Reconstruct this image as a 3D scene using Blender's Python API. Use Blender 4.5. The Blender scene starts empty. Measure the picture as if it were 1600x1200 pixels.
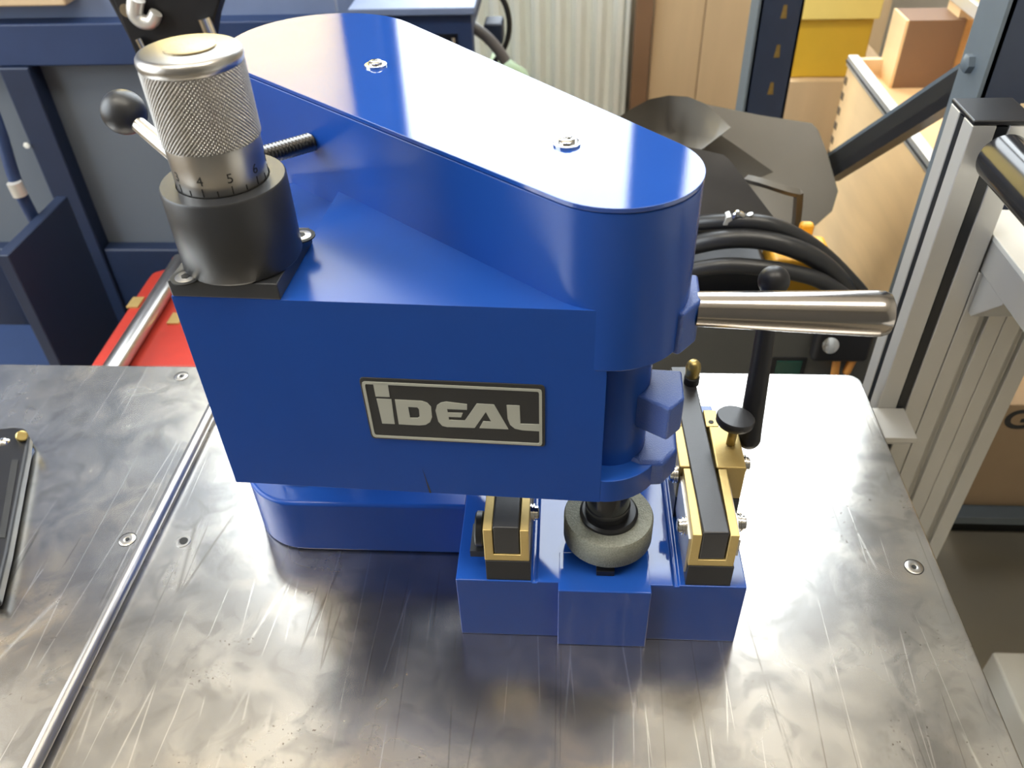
import bpy, bmesh, math, random
from mathutils import Matrix, Vector
R = math.radians
sc = bpy.context.scene
col = sc.collection

# ------------------------------------------------------------------ camera
cam_d = bpy.data.cameras.new('camera')
cam = bpy.data.objects.new('camera', cam_d)
col.objects.link(cam)
cam_d.sensor_width = 36.0
cam_d.lens = 29.022
cam_d.clip_start = 0.02
cam.matrix_world = Matrix((
    (0.998059, -0.013302, 0.060832, 0.0),
    (0.055217, 0.640640, -0.765853, 0.0),
    (-0.028784, 0.767726, 0.640131, 0.5),
    (0, 0, 0, 1)))
cam_d.dof.use_dof = True
cam_d.dof.focus_distance = 0.50
cam_d.dof.aperture_fstop = 12.0
sc.camera = cam

# ------------------------------------------------------------------ view and daylight
sc.view_settings.view_transform = 'Standard'
sc.view_settings.look = 'None'
sc.view_settings.gamma = 1.0
sc.view_settings.use_curve_mapping = False
sc.view_settings.exposure = 0.0
sc.cycles.use_denoising = True
sc.cycles.max_bounces = 8
sc.cycles.caustics_reflective = False
sc.cycles.caustics_refractive = False

world = bpy.data.worlds.new('overcast_sky')
sc.world = world
world.use_nodes = True
wn, wl = world.node_tree.nodes, world.node_tree.links
bg = wn['Background']
tc = wn.new('ShaderNodeTexCoord')
sep = wn.new('ShaderNodeSeparateXYZ')
rmp = wn.new('ShaderNodeValToRGB')
rmp.color_ramp.elements[0].position = 0.47
rmp.color_ramp.elements[0].color = (0.50, 0.48, 0.44, 1)
rmp.color_ramp.elements[1].position = 0.52
rmp.color_ramp.elements[1].color = (0.30, 0.33, 0.35, 1)
e_ = rmp.color_ramp.elements.new(1.0)          # overcast sky: the zenith three times as bright as the horizon
e_.color = (0.88, 0.95, 1.0, 1)
mp = wn.new('ShaderNodeMath'); mp.operation = 'MULTIPLY_ADD'
mp.inputs[1].default_value = 0.5; mp.inputs[2].default_value = 0.5
wl.new(tc.outputs['Generated'], sep.inputs[0])
wl.new(sep.outputs['Z'], mp.inputs[0])
wl.new(mp.outputs[0], rmp.inputs[0])
wl.new(rmp.outputs[0], bg.inputs['Color'])
bg.inputs['Strength'].default_value = 15.5


def portal(name, loc, rot, sx, sz):
    d = bpy.data.lights.new(name, 'AREA')
    d.shape = 'RECTANGLE'; d.size = sx; d.size_y = sz
    d.cycles.is_portal = True
    o = bpy.data.objects.new(name, d); col.objects.link(o)
    o.location = loc; o.rotation_euler = rot
    return o


YW = 2.4      # inner face of the back wall
YF = -2.6     # inner face of the wall behind the photographer
ZF = -0.85
ZC = 3.1
XL, XR = -2.4, 2.6
WIN = [(-1.35, -0.605), (-0.525, 0.236), (0.34, 1.02)]
WZ0, WZ1 = 0.12, 2.95
LWY, LWZ = (-1.3, 1.3), (0.15, 2.5)
portal('window_portal', (XL - 0.22, sum(LWY) / 2, sum(LWZ) / 2), (0, R(-90), 0), LWZ[1] - LWZ[0], LWY[1] - LWY[0])
for k, (a, b) in enumerate(WIN):
    portal('window_portal', ((a + b) / 2, YW + 0.12, (WZ0 + WZ1) / 2), (R(-90), 0, 0), b - a, WZ1 - WZ0)

# ------------------------------------------------------------------ materials
def new_mat(name):
    m = bpy.data.materials.new(name); m.use_nodes = True
    return m, m.node_tree.nodes, m.node_tree.links, m.node_tree.nodes['Principled BSDF']


def mat(name, c, rough=0.5, metal=0.0, var=0.12, scale=30.0, bump=0.0, bscale=400.0, coat=0.0, crough=0.05, spec=0.5, stretch=None, rvar=0.0):
    m, n, l, p = new_mat(name)
    p.inputs['Roughness'].default_value = rough
    p.inputs['Metallic'].default_value = metal
    p.inputs['Coat Weight'].default_value = coat
    p.inputs['Coat Roughness'].default_value = crough
    p.inputs['Specular IOR Level'].default_value = spec
    t = n.new('ShaderNodeTexCoord')
    src = t.outputs['Object']
    if stretch:
        mpg = n.new('ShaderNodeMapping'); mpg.inputs['Scale'].default_value = stretch
        l.new(src, mpg.inputs['Vector']); src = mpg.outputs['Vector']
    nz = n.new('ShaderNodeTexNoise'); nz.inputs['Scale'].default_value = scale; nz.inputs['Detail'].default_value = 5
    l.new(src, nz.inputs['Vector'])
    mix = n.new('ShaderNodeMix'); mix.data_type = 'RGBA'
    mix.inputs[6].default_value = (*[max(0, v * (1 - var)) for v in c], 1)
    mix.inputs[7].default_value = (*[min(1, v * (1 + var)) for v in c], 1)
    l.new(nz.outputs['Fac'], mix.inputs[0]); l.new(mix.outputs[2], p.inputs['Base Color'])
    if rvar:
        mr = n.new('ShaderNodeMapRange'); mr.inputs[3].default_value = max(0.02, rough - rvar); mr.inputs[4].default_value = rough + rvar
        l.new(nz.outputs['Fac'], mr.inputs[0]); l.new(mr.outputs[0], p.inputs['Roughness'])
    if bump:
        nb = n.new('ShaderNodeTexNoise'); nb.inputs['Scale'].default_value = bscale; nb.inputs['Detail'].default_value = 3
        l.new(t.outputs['Object'], nb.inputs['Vector'])
        b = n.new('ShaderNodeBump'); b.inputs['Strength'].default_value = bump; b.inputs['Distance'].default_value = 0.001
        l.new(nb.outputs['Fac'], b.inputs['Height']); l.new(b.outputs[0], p.inputs['Normal'])
        if coat:
            l.new(b.outputs[0], p.inputs['Coat Normal'])
    return m


BLUE = (0.013, 0.066, 0.32)
M = {}
M['blue'] = mat('blue_enamel_paint', BLUE, 0.24, var=0.05, bump=0.006, bscale=900, spec=0.27)
M['blue_gloss'] = mat('glossy_blue_enamel_paint', BLUE, 0.05, var=0.04, bump=0.010, bscale=1500, coat=0.15, crough=0.03)
M['blue_smooth'] = mat('smooth_blue_enamel_paint', BLUE, 0.05, var=0.04, bump=0.003, bscale=1500, spec=0.5)
M['blue_cast'] = mat('rough_cast_blue_paint', BLUE, 0.30, var=0.08, bump=0.5, bscale=1600, spec=0.8)
M['blue_dull'] = mat('workshop_blue_paint', (0.014, 0.034, 0.105), 0.5, var=0.15)
M['blue_shaded'] = mat('shaded_blue_paint', (0.008, 0.018, 0.052), 0.5, var=0.15)  # workshop blue darkened; shade low at the left put into the paint
M['blue_grey'] = mat('blue_grey_panel', (0.17, 0.22, 0.36), 0.5)
M['grey_panel'] = mat('grey_panel_paint', (0.115, 0.135, 0.165), 0.6, var=0.06, scale=4)
M['navy'] = mat('navy_rack_paint', (0.017, 0.028, 0.058), 0.45, var=0.2)
M['rack_grey'] = mat('blue_grey_rack_paint', (0.10, 0.125, 0.15), 0.45)
M['black'] = mat('black_oxide_steel', (0.022, 0.023, 0.026), 0.36, var=0.2, bump=0.12, bscale=3000, spec=0.5)
M['black_satin'] = mat('satin_black_plastic', (0.013, 0.013, 0.015), 0.38, var=0.2, spec=0.35)
M['black_gloss'] = mat('polished_black_steel', (0.02, 0.02, 0.022), 0.16, var=0.2)
M['rubber'] = mat('black_rubber', (0.018, 0.018, 0.019), 0.38, var=0.3)
M['bar'] = mat('black_phenolic_bar', (0.022, 0.022, 0.025), 0.36, var=0.15, bump=0.10, bscale=2200, spec=0.6)
M['brass'] = mat('yellow_chromate_brass', (0.60, 0.44, 0.17), 0.42, metal=0.55, var=0.10, scale=60, bump=0.1, bscale=900)
M['brass_dark'] = mat('tarnished_brass', (0.42, 0.32, 0.12), 0.35, metal=0.9, var=0.4, scale=150)
M['steel'] = mat('turned_steel', (0.36, 0.335, 0.315), 0.17, metal=1.0, var=0.08, scale=20, rvar=0.05)
M['knob_steel'] = mat('satin_aluminium', (0.42, 0.405, 0.385), 0.33, metal=1.0, var=0.06)
M['dark_steel'] = mat('dark_threaded_steel', (0.16, 0.155, 0.15), 0.30, metal=1.0)
M['chrome'] = mat('polished_steel', (0.70, 0.69, 0.67), 0.14, metal=1.0, var=0.05)
M['rod'] = mat('drawn_steel_rod', (0.56, 0.54, 0.51), 0.30, metal=1.0, var=0.2, scale=25)
M['stone'] = mat('grey_green_grinding_stone', (0.27, 0.275, 0.23), 0.95, var=0.55, scale=900, bump=0.9, bscale=1100)
M['plate_black'] = mat('black_nameplate', (0.020, 0.020, 0.020), 0.4, var=0.1)
M['plate_silver'] = mat('silver_lettering', (0.42, 0.42, 0.36), 0.45, metal=0.15, var=0.05)
M['ink'] = mat('black_ink', (0.01, 0.01, 0.01), 0.6)
M['alu'] = mat('anodised_aluminium', (0.60, 0.595, 0.575), 0.42, metal=0.45, var=0.04)
M['alu_bright'] = mat('bright_aluminium', (0.72, 0.71, 0.68), 0.35, metal=0.6, var=0.05)
M['white'] = mat('white_laminate', (0.78, 0.77, 0.72), 0.45, var=0.04)
M['radiator'] = mat('white_radiator_enamel', (0.80, 0.82, 0.79), 0.4, var=0.03)
M['wall'] = mat('grey_plaster', (0.42, 0.41, 0.38), 0.9, var=0.04)
M['wall_warm'] = mat('cream_plaster', (0.62, 0.51, 0.36), 0.9, var=0.04)
M['wall_dark'] = mat('dark_shelving_wall', (0.14, 0.135, 0.125), 0.9, var=0.15, scale=3)
M['ceiling'] = mat('white_ceiling_paint', (0.84, 0.80, 0.72), 0.9, var=0.03)
M['floor'] = mat('beige_screed_floor', (0.40, 0.345, 0.26), 0.55, var=0.10, scale=6)
M['frame'] = mat('dark_window_frame', (0.03, 0.032, 0.036), 0.55)
M['ply'] = mat('birch_plywood', (0.86, 0.60, 0.32), 0.6, var=0.12, scale=6, stretch=(1, 1, 6))
M['ply_pale'] = mat('pale_plywood', (0.80, 0.60, 0.36), 0.6, var=0.08, scale=6)
M['ply_brown_shaded'] = mat('brown_and_shaded_plywood', (0.22, 0.125, 0.07), 0.65, var=0.15, scale=8)  # brown timber, also the shaded face of the crate's inner block
M['ply_edge'] = mat('dark_plywood_edge', (0.16, 0.11, 0.07), 0.7)
M['tan'] = mat('tan_board', (0.60, 0.45, 0.28), 0.7, var=0.10, scale=5, stretch=(8, 8, 1))
M['card'] = mat('brown_cardboard', (0.34, 0.235, 0.14), 0.75, var=0.08, scale=20)
M['yellow'] = mat('yellow_plastic', (0.62, 0.40, 0.03), 0.45, var=0.06)
M['yellow_pale'] = mat('pale_yellow_plastic', (0.86, 0.70, 0.22), 0.45, var=0.05)
M['orange'] = mat('orange_plastic', (0.85, 0.42, 0.03), 0.45, var=0.08)
M['red'] = mat('red_painted_steel', (0.42, 0.035, 0.022), 0.42, var=0.2)
M['hood'] = mat('bare_sheet_steel', (0.105, 0.095, 0.08), 0.5, metal=0.25, var=0.12, scale=12)
M['hood_shaded'] = mat('shaded_sheet_steel', (0.040, 0.037, 0.035), 0.55, metal=0.2, var=0.2)  # hood steel darkened: shade on the front sheet put into the colour
M['welder'] = mat('charcoal_machine_paint', (0.075, 0.075, 0.070), 0.5, var=0.1)
M['green_lcd'] = mat('dark_green_display', (0.010, 0.06, 0.045), 0.2)
M['green_bag'] = mat('pale_green_plastic', (0.42, 0.56, 0.38), 0.4, var=0.25, scale=12)
M['hose'] = mat('grey_hose_rubber', (0.14, 0.135, 0.14), 0.35, var=0.2)
M['navy_trim'] = mat('slot_insert_black', (0.006, 0.008, 0.012), 0.4)
M['disc'] = mat('aged_brass_disc', (0.62, 0.50, 0.30), 0.45, metal=0.5, var=0.15, scale=200, bump=0.3, bscale=900)
M['rust'] = mat('orange_cable_sheath', (0.65, 0.28, 0.06), 0.5)
M['sticker'] = mat('blue_label', (0.10, 0.20, 0.48), 0.4)


def table_mat():
    m, n, l, p = new_mat('worn_bare_sheet_steel')
    t = n.new('ShaderNodeTexCoord')
    def noise(scale, detail=5, vec=None, dist=0.0):
        z = n.new('ShaderNodeTexNoise'); z.inputs['Scale'].default_value = scale; z.inputs['Detail'].default_value = detail
        z.inputs['Distortion'].default_value = dist
        l.new(vec or t.outputs['Object'], z.inputs['Vector']); return z
    def ramp(src, p0, c0, p1, c1):
        r = n.new('ShaderNodeValToRGB')
        r.color_ramp.elements[0].position = p0; r.color_ramp.elements[0].color = c0
        r.color_ramp.elements[1].position = p1; r.color_ramp.elements[1].color = c1
        l.new(src, r.inputs[0]); return r.outputs[0]
    def mixc(a, b, f, mode='MIX'):
        x = n.new('ShaderNodeMix'); x.data_type = 'RGBA'; x.blend_type = mode
        for i, v in ((6, a), (7, b), (0, f)):
            if hasattr(v, 'is_linked'): l.new(v, x.inputs[i])
            else: x.inputs[i].default_value = v
        return x.outputs[2]
    warm = noise(6, 3)
    cloud = noise(22, 6, dist=0.6)
    base = mixc((0.61, 0.588, 0.55, 1), (0.66, 0.55, 0.41, 1), ramp(warm.outputs['Fac'], 0.5, (0, 0, 0, 1), 0.72, (1, 1, 1, 1)))
    base = mixc(base, (0.43, 0.43, 0.43, 1), ramp(cloud.outputs['Fac'], 0.42, (0.7, 0.7, 0.7, 1), 0.60, (0, 0, 0, 1)))
    # smudges of two tones, then straight thin scratches: long cells turned several ways, shown only in patches
    smg = noise(34, 7, dist=1.6)
    base = mixc(base, (0.42, 0.41, 0.395, 1), ramp(smg.outputs['Fac'], 0.52, (0, 0, 0, 1), 0.66, (0.8, 0.8, 0.8, 1)))
    def scratch(scale, width, rot, seed, thin=0.06, m0=0.54):
        mg = n.new('ShaderNodeMapping'); mg.inputs['Rotation'].default_value = (0, 0, rot)
        mg.inputs['Location'].default_value = (seed, seed * 0.7, 0); mg.inputs['Scale'].default_value = (1, thin, 1)
        l.new(t.outputs['Object'], mg.inputs['Vector'])
        dn = noise(scale * 0.25, 2, mg.outputs['Vector'])
        ad = n.new('ShaderNodeVectorMath'); ad.operation = 'MULTIPLY_ADD'
        ad.inputs[1].default_value = (0.03, 0.03, 0.03)
        l.new(dn.outputs['Color'], ad.inputs[0]); l.new(mg.outputs['Vector'], ad.inputs[2])
        v = n.new('ShaderNodeTexVoronoi'); v.feature = 'DISTANCE_TO_EDGE'; v.inputs['Scale'].default_value = scale
        l.new(ad.outputs[0], v.inputs['Vector'])
        line = ramp(v.outputs['Distance'], 0.0, (1, 1, 1, 1), width, (0, 0, 0, 1))
        mk = noise(9, 4)
        off = n.new('ShaderNodeMapping'); off.inputs['Location'].default_value = (seed * 3.1, seed * 1.7, seed)
        l.new(t.outputs["Object"], off.inputs["Vector"]); l.new(off.outputs['Vector'], mk.inputs['Vector'])
        msk = ramp(mk.outputs['Fac'], m0, (0, 0, 0, 1), m0 + 0.06, (0.8, 0.8, 0.8, 1))
        return mixc(line, msk, 1.0, 'MULTIPLY')
    for (sc_, wd_, ro_, se_, col_) in ((22, 0.010, 0.35, 0.3, (0.92, 0.90, 0.86, 1)), (30, 0.012, 1.25, 1.7, (0.90, 0.88, 0.84, 1)),
                                       (26, 0.010, 2.5, 3.1, (0.30, 0.28, 0.25, 1)), (34, 0.012, 1.9, 4.6, (0.92, 0.90, 0.86, 1)),
                                       (18, 0.008, 0.05, 5.9, (0.34, 0.32, 0.29, 1))):
        base = mixc(base, col_, scratch(sc_, wd_, ro_, se_))
    speck = noise(420, 2)
    spk = noise(18, 3)
    sm = mixc(ramp(speck.outputs['Fac'], 0.66, (0, 0, 0, 1), 0.72, (1, 1, 1, 1)), ramp(spk.outputs['Fac'], 0.52, (0, 0, 0, 1), 0.62, (1, 1, 1, 1)), 1.0, 'MULTIPLY')
    base = mixc(base, (0.22, 0.19, 0.16, 1), sm)
    l.new(base, p.inputs['Base Color'])
    p.inputs['Metallic'].default_value = 1.0
    fine = noise(160, 6, dist=0.8)
    mr = n.new('ShaderNodeMapRange'); mr.inputs[3].default_value = 0.19; mr.inputs[4].default_value = 0.32
    l.new(cloud.outputs['Fac'], mr.inputs[0])
    l.new(mr.outputs[0], p.inputs['Roughness'])
    b = n.new('ShaderNodeBump'); b.inputs['Strength'].default_value = 0.05; b.inputs['Distance'].default_value = 0.0006
    l.new(fine.outputs['Fac'], b.inputs['Height']); l.new(b.outputs[0], p.inputs['Normal'])
    return m


M['table'] = table_mat()


def glass_mat():
    m, n, l, p = new_mat('clear_window_glass')
    n.remove(p)
    tr = n.new('ShaderNodeBsdfTransparent'); gl = n.new('ShaderNodeBsdfGlossy'); gl.inputs['Roughness'].default_value = 0.02
    mx = n.new('ShaderNodeMixShader'); lw = n.new('ShaderNodeLayerWeight'); lw.inputs['Blend'].default_value = 0.5
    pw = n.new('ShaderNodeMath'); pw.operation = 'POWER'; pw.inputs[1].default_value = 5.0
    ma = n.new('ShaderNodeMath'); ma.operation = 'MULTIPLY_ADD'; ma.inputs[1].default_value = 0.9; ma.inputs[2].default_value = 0.04
    l.new(lw.outputs['Facing'], pw.inputs[0]); l.new(pw.outputs[0], ma.inputs[0]); l.new(ma.outputs[0], mx.inputs[0])
    l.new(tr.outputs[0], mx.inputs[1]); l.new(gl.outputs[0], mx.inputs[2])
    l.new(mx.outputs[0], n['Material Output'].inputs[0])
    return m


def blind_mat():
    m, n, l, p = new_mat('cream_translucent_curtain')
    n.remove(p)
    a = n.new('ShaderNodeBsdfTranslucent'); a.inputs['Color'].default_value = (0.97, 0.84, 0.48, 1)
    b = n.new('ShaderNodeBsdfDiffuse'); b.inputs['Color'].default_value = (0.8, 0.72, 0.58, 1)
    mx = n.new('ShaderNodeMixShader'); mx.inputs[0].default_value = 0.85
    l.new(b.outputs[0], mx.inputs[1]); l.new(a.outputs[0], mx.inputs[2])
    l.new(mx.outputs[0], n['Material Output'].inputs[0])
    return m


def glow_mat(name, strength):
    m, n, l, p = new_mat(name)
    p.inputs['Emission Color'].default_value = (1.0, 0.93, 0.80, 1)
    p.inputs['Emission Strength'].default_value = strength
    return m


M['glass'] = glass_mat(); M['blind'] = blind_mat(); M['fill_glow'] = glow_mat('fill_panel_glow', 19.0)

# ------------------------------------------------------------------ mesh helpers
WPOS = {}


class MB:
    def __init__(self, xf=None):
        self.bm = bmesh.new(); self.xf = xf

    def _v(self, pts):
        return [self.bm.verts.new(Vector(p)) for p in pts]

    def box(self, a, b, rot=None, about=None):
        x0, y0, z0 = a; x1, y1, z1 = b
        pts = [(x0, y0, z0), (x1, y0, z0), (x1, y1, z0), (x0, y1, z0), (x0, y0, z1), (x1, y0, z1), (x1, y1, z1), (x0, y1, z1)]
        pts = [Vector(p) for p in pts]
        if rot is not None:
            c = Vector(about) if about else (Vector(a) + Vector(b)) / 2
            pts = [rot @ (p - c) + c for p in pts]
        v = self._v(pts)
        for f in ((0, 3, 2, 1), (4, 5, 6, 7), (0, 1, 5, 4), (1, 2, 6, 5), (2, 3, 7, 6), (3, 0, 4, 7)):
            self.bm.faces.new([v[i] for i in f])
        return self

    def prism(self, poly, vec):
        """closed polygon of 3D points swept along vec"""
        vec = Vector(vec)
        a = self._v(poly); b = self._v([Vector(p) + vec for p in poly])
        n = len(poly)
        fs = [self.bm.faces.new(a), self.bm.faces.new(b[::-1])]
        for i in range(n):
            j = (i + 1) % n
            fs.append(self.bm.faces.new([a[j], a[i], b[i], b[j]]))
        bmesh.ops.recalc_face_normals(self.bm, faces=fs)
        return self

    def plan(self, poly, z0, z1):
        return self.prism([(x, y, z0) for x, y in poly], (0, 0, z1 - z0))

    def lathe(self, prof, base, axis=(0, 0, 1), seg=48):
        """profile of (radius, height) about axis from base"""
        axis = Vector(axis).normalized(); base = Vector(base)
        q = axis.to_track_quat('Z', 'Y')
        rings = []
        for r, h in prof:
            if r < 1e-7:
                rings.append(self._v([base + axis * h]))
            else:
                rings.append(self._v([base + q @ Vector((r * math.cos(2 * math.pi * k / seg), r * math.sin(2 * math.pi * k / seg), h)) for k in range(seg)]))
        fs = []
        for a, b in zip(rings, rings[1:]):
            for k in range(seg):
                k2 = (k + 1) % seg
                if len(a) == 1 and len(b) == 1: continue
                if len(a) == 1: fs.append(self.bm.faces.new([a[0], b[k2], b[k]]))
                elif len(b) == 1: fs.append(self.bm.faces.new([a[k], a[k2], b[0]]))
                else: fs.append(self.bm.faces.new([a[k], a[k2], b[k2], b[k]]))
        for r in (rings[0], rings[-1]):
            if len(r) > 1: fs.append(self.bm.faces.new(r))
        bmesh.ops.recalc_face_normals(self.bm, faces=fs)
        return self

    def cyl(self, p, q, r0, r1=None, seg=32, ch=0.0):
        p = Vector(p); q = Vector(q); L = (q - p).length
        r1 = r0 if r1 is None else r1
        if ch: prof = [(0, 0), (r0 - ch, 0), (r0, ch), (r1, L - ch), (r1 - ch, L), (0, L)]
        else: prof = [(0, 0), (r0, 0), (r1, L), (0, L)]
        return self.lathe(prof, p, q - p, seg)

    def ball(self, c, r, seg=32, flat=1.0, axis=(0, 0, 1)):
        n = 16
        prof = [(r * math.sin(math.pi * k / n), -r * flat * math.cos(math.pi * k / n)) for k in range(n + 1)]
        prof[0] = (0, prof[0][1]); prof[-1] = (0, prof[-1][1])
        return self.lathe(prof, c, axis, seg)

    def tube(self, pts, r, seg=14, sub=6):
        P = [Vector(p) for p in pts]
        path = []
        for i in range(len(P) - 1):
            p0 = P[max(i - 1, 0)]; p1 = P[i]; p2 = P[i + 1]; p3 = P[min(i + 2, len(P) - 1)]
            for k in range(sub):
                t = k / sub
                path.append(0.5 * ((2 * p1) + (p2 - p0) * t + (2 * p0 - 5 * p1 + 4 * p2 - p3) * t * t + (3 * p1 - p0 - 3 * p2 + p3) * t ** 3))
        path.append(P[-1])
        rings = []; up = Vector((0.13, 0.2, 1)).normalized()
        for i, c in enumerate(path):
            d = (path[min(i + 1, len(path) - 1)] - path[max(i - 1, 0)]).normalized()
            s = d.cross(up).normalized(); w = s.cross(d).normalized()
            rr = r(i / (len(path) - 1)) if callable(r) else r
            rings.append(self._v([c + (s * math.cos(2 * math.pi * k / seg) + w * math.sin(2 * math.pi * k / seg)) * rr for k in range(seg)]))
        fs = []
        for a, b in zip(rings, rings[1:]):
            for k in range(seg):
                k2 = (k + 1) % seg
                fs.append(self.bm.faces.new([a[k], a[k2], b[k2], b[k]]))
        fs += [self.bm.faces.new(rings[0]), self.bm.faces.new(rings[-1])]
        bmesh.ops.recalc_face_normals(self.bm, faces=fs)
        return self

    def sheet(self, pts, thick):
        """a bent sheet: fan of triangles around the centroid, given a thickness"""
        P = [Vector(p) for p in pts]
        c = sum(P, Vector()) / len(P)
        nrm = Vector()
        for i in range(len(P)):
            nrm += (P[i] - c).cross(P[(i + 1) % len(P)] - c)
        nrm = nrm.normalized() * thick
        fs = []
        a = self._v(P); ca = self._v([c])[0]
        b = self._v([p - nrm for p in P]); cb = self._v([c - nrm])[0]
        for i in range(len(P)):
            j = (i + 1) % len(P)
            fs.append(self.bm.faces.new([ca, a[i], a[j]])); fs.append(self.bm.faces.new([cb, b[j], b[i]]))
            fs.append(self.bm.faces.new([a[j], a[i], b[i], b[j]]))
        bmesh.ops.recalc_face_normals(self.bm, faces=fs)
        return self

    def grid(self, rows, thick):
        """sheet through rows of points, given a thickness"""
        R_ = [[Vector(p) for p in r] for r in rows]
        nr, nc = len(R_), len(R_[0])
        nrm = ((R_[-1][0] - R_[0][0]).cross(R_[0][-1] - R_[0][0])).normalized() * thick
        a = [self._v(r) for r in R_]; b = [self._v([p + nrm for p in r]) for r in R_]
        fs = []
        for i in range(nr - 1):
            for j in range(nc - 1):
                fs.append(self.bm.faces.new([a[i][j], a[i][j + 1], a[i + 1][j + 1], a[i + 1][j]]))
                fs.append(self.bm.faces.new([b[i][j], b[i + 1][j], b[i + 1][j + 1], b[i][j + 1]]))
        loop = [(0, j) for j in range(nc)] + [(i, nc - 1) for i in range(1, nr)] + [(nr - 1, j) for j in range(nc - 2, -1, -1)] + [(i, 0) for i in range(nr - 2, 0, -1)]
        for k in range(len(loop)):
            i, j = loop[k]; i2, j2 = loop[(k + 1) % len(loop)]
            fs.append(self.bm.faces.new([a[i][j], b[i][j], b[i2][j2], a[i2][j2]]))
        bmesh.ops.recalc_face_normals(self.bm, faces=fs)
        return self

    def build(self, name, m, parent=None, bevel=0.0, smooth=40, seg=2):
        bm = self.bm
        if self.xf is not None:
            bmesh.ops.transform(bm, matrix=self.xf, verts=bm.verts)
        lo = [min(v.co[i] for v in bm.verts) for i in range(3)]; hi = [max(v.co[i] for v in bm.verts) for i in range(3)]
        c = Vector([(lo[i] + hi[i]) / 2 for i in range(3)])
        bmesh.ops.translate(bm, verts=bm.verts, vec=-c)
        for f in bm.faces: f.smooth = True
        for e in bm.edges:
            if len(e.link_faces) == 2 and e.calc_face_angle(0) > R(smooth): e.smooth = False
        me = bpy.data.meshes.new(name); bm.to_mesh(me); bm.free()
        me.materials.append(M[m] if isinstance(m, str) else m)
        o = bpy.data.objects.new(name, me); col.objects.link(o)
        if parent is not None:
            o.parent = parent; o.location = c - WPOS[parent.name]
        else:
            o.location = c
        WPOS[o.name] = c
        if bevel:
            b = o.modifiers.new('bevel', 'BEVEL'); b.width = bevel; b.segments = seg; b.limit_method = 'ANGLE'; b.angle_limit = R(35)
            b.harden_normals = True
            for e in me.edges: e.use_edge_sharp = False
        return o


def tag(o, label, cat, group=None):
    o['label'] = label; o['category'] = cat
    if group: o['group'] = group
    return o


def thing(name, label, cat, loc, group=None):
    o = bpy.data.objects.new(name, None); col.objects.link(o)
    o.empty_display_size = 0.05; o.location = loc
    WPOS[o.name] = Vector(loc)
    return tag(o, label, cat, group)


def struct(o):
    o['kind'] = 'structure'; return o


def lab(o, s):
    o['label'] = s; return o


def text_mesh(ch, size, depth, bold=0.0):
    cu = bpy.data.curves.new('glyph', 'FONT'); cu.body = ch; cu.size = size; cu.extrude = depth; cu.offset = bold; cu.align_x = 'CENTER'
    ob = bpy.data.objects.new('glyph', cu); col.objects.link(ob)
    dg = bpy.context.evaluated_depsgraph_get()
    me = bpy.data.meshes.new_from_object(ob.evaluated_get(dg))
    bm = bmesh.new(); bm.from_mesh(me)
    bpy.data.objects.remove(ob); bpy.data.curves.remove(cu); bpy.data.meshes.remove(me)
    return bm


def copy_part(o, parent, loc):
    c = o.copy(); col.objects.link(c); c.parent = parent
    c.location = Vector(loc) - WPOS[parent.name]; WPOS[c.name] = Vector(loc)
    return c


def arc(cx, cy, r, a0, a1, n):
    return [(cx + r * math.cos(R(a0 + (a1 - a0) * k / n)), cy + r * math.sin(R(a0 + (a1 - a0) * k / n))) for k in range(n + 1)]


def hull2(c1, r1, c2, r2, n=28):
    """outline of a belt round two circles"""
    d = math.hypot(c2[0] - c1[0], c2[1] - c1[1]); th = math.degrees(math.atan2(c2[1] - c1[1], c2[0] - c1[0]))
    be = math.degrees(math.acos((r1 - r2) / d))
    return arc(c1[0], c1[1], r1, th + be, th + 360 - be, n) + arc(c2[0], c2[1], r2, th - be, th + be, n)


# ------------------------------------------------------------------ the room
struct(MB().box((XL, YF, ZF - 0.1), (XR, YW, ZF)).build('floor', 'floor'))
struct(MB().box((XL - .1, YF - .25, ZC), (XR + .1, YW + .25, ZC + 0.1)).build('ceiling', 'ceiling'))
# dark timber posts between and beside the back windows
for k, (a, b) in enumerate(((-1.55, -1.348), (-.607, -.523), (.234, .342), (1.018, 1.22))):
    struct(MB().box((a, YW - .03, WZ0 - .05), (b, YW + .1, WZ1 + .05)).build('trim_%d' % (k + 1), 'frame', bevel=.004))
lw = MB()
for a, b in (((YF - .25, ZF - .1), (YW + .25, LWZ[0])), ((YF - .25, LWZ[1]), (YW + .25, ZC)), ((YF - .25, LWZ[0]), (LWY[0], LWZ[1])), ((LWY[1], LWZ[0]), (YW + .25, LWZ[1]))):
    lw.box((XL - .2, a[0], a[1]), (XL, b[0], b[1]))
struct(lw.build('wall_left', 'wall_warm'))
struct(MB().box((XR, YF - .25, ZF - .1), (XR + 0.1, YW + .25, ZC)).build('wall_right', 'wall'))


def window_wall(name, y0, y1, wins, z0, z1):
    b = MB()
    b.box((XL, y0, ZF - .1), (XR, y1, z0)); b.box((XL, y0, z1), (XR, y1, ZC))
    xs = [XL] + [v for w in wins for v in w] + [XR]
    for k in range(0, len(xs), 2):
        b.box((xs[k], y0, z0), (xs[k + 1], y1, z1))
    return struct(b.build(name, 'wall'))


window_wall('wall_back', YW, YW + 0.1, WIN, WZ0, WZ1)
struct(MB().box((XL, YF - .2, ZF - .1), (XR, YF, ZC)).build('wall_front', 'wall_dark'))


def window(n, a, b, y, z0, z1, mull=0):
    f = MB()
    t = 0.035
    for q in ((a, z0, a + t, z1), (b - t, z0, b, z1), (a, z0, b, z0 + t), (a, z1 - t, b, z1)):
        f.box((q[0], y - .03, q[1]), (q[2], y + .03, q[3]))
    o = struct(f.build('window_%d' % n, 'frame'))
    MB().box((a + t, y - .004, z0 + t), (b - t, y + .004, z1 - t)).build('pane', 'glass', o)
    return o


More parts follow.
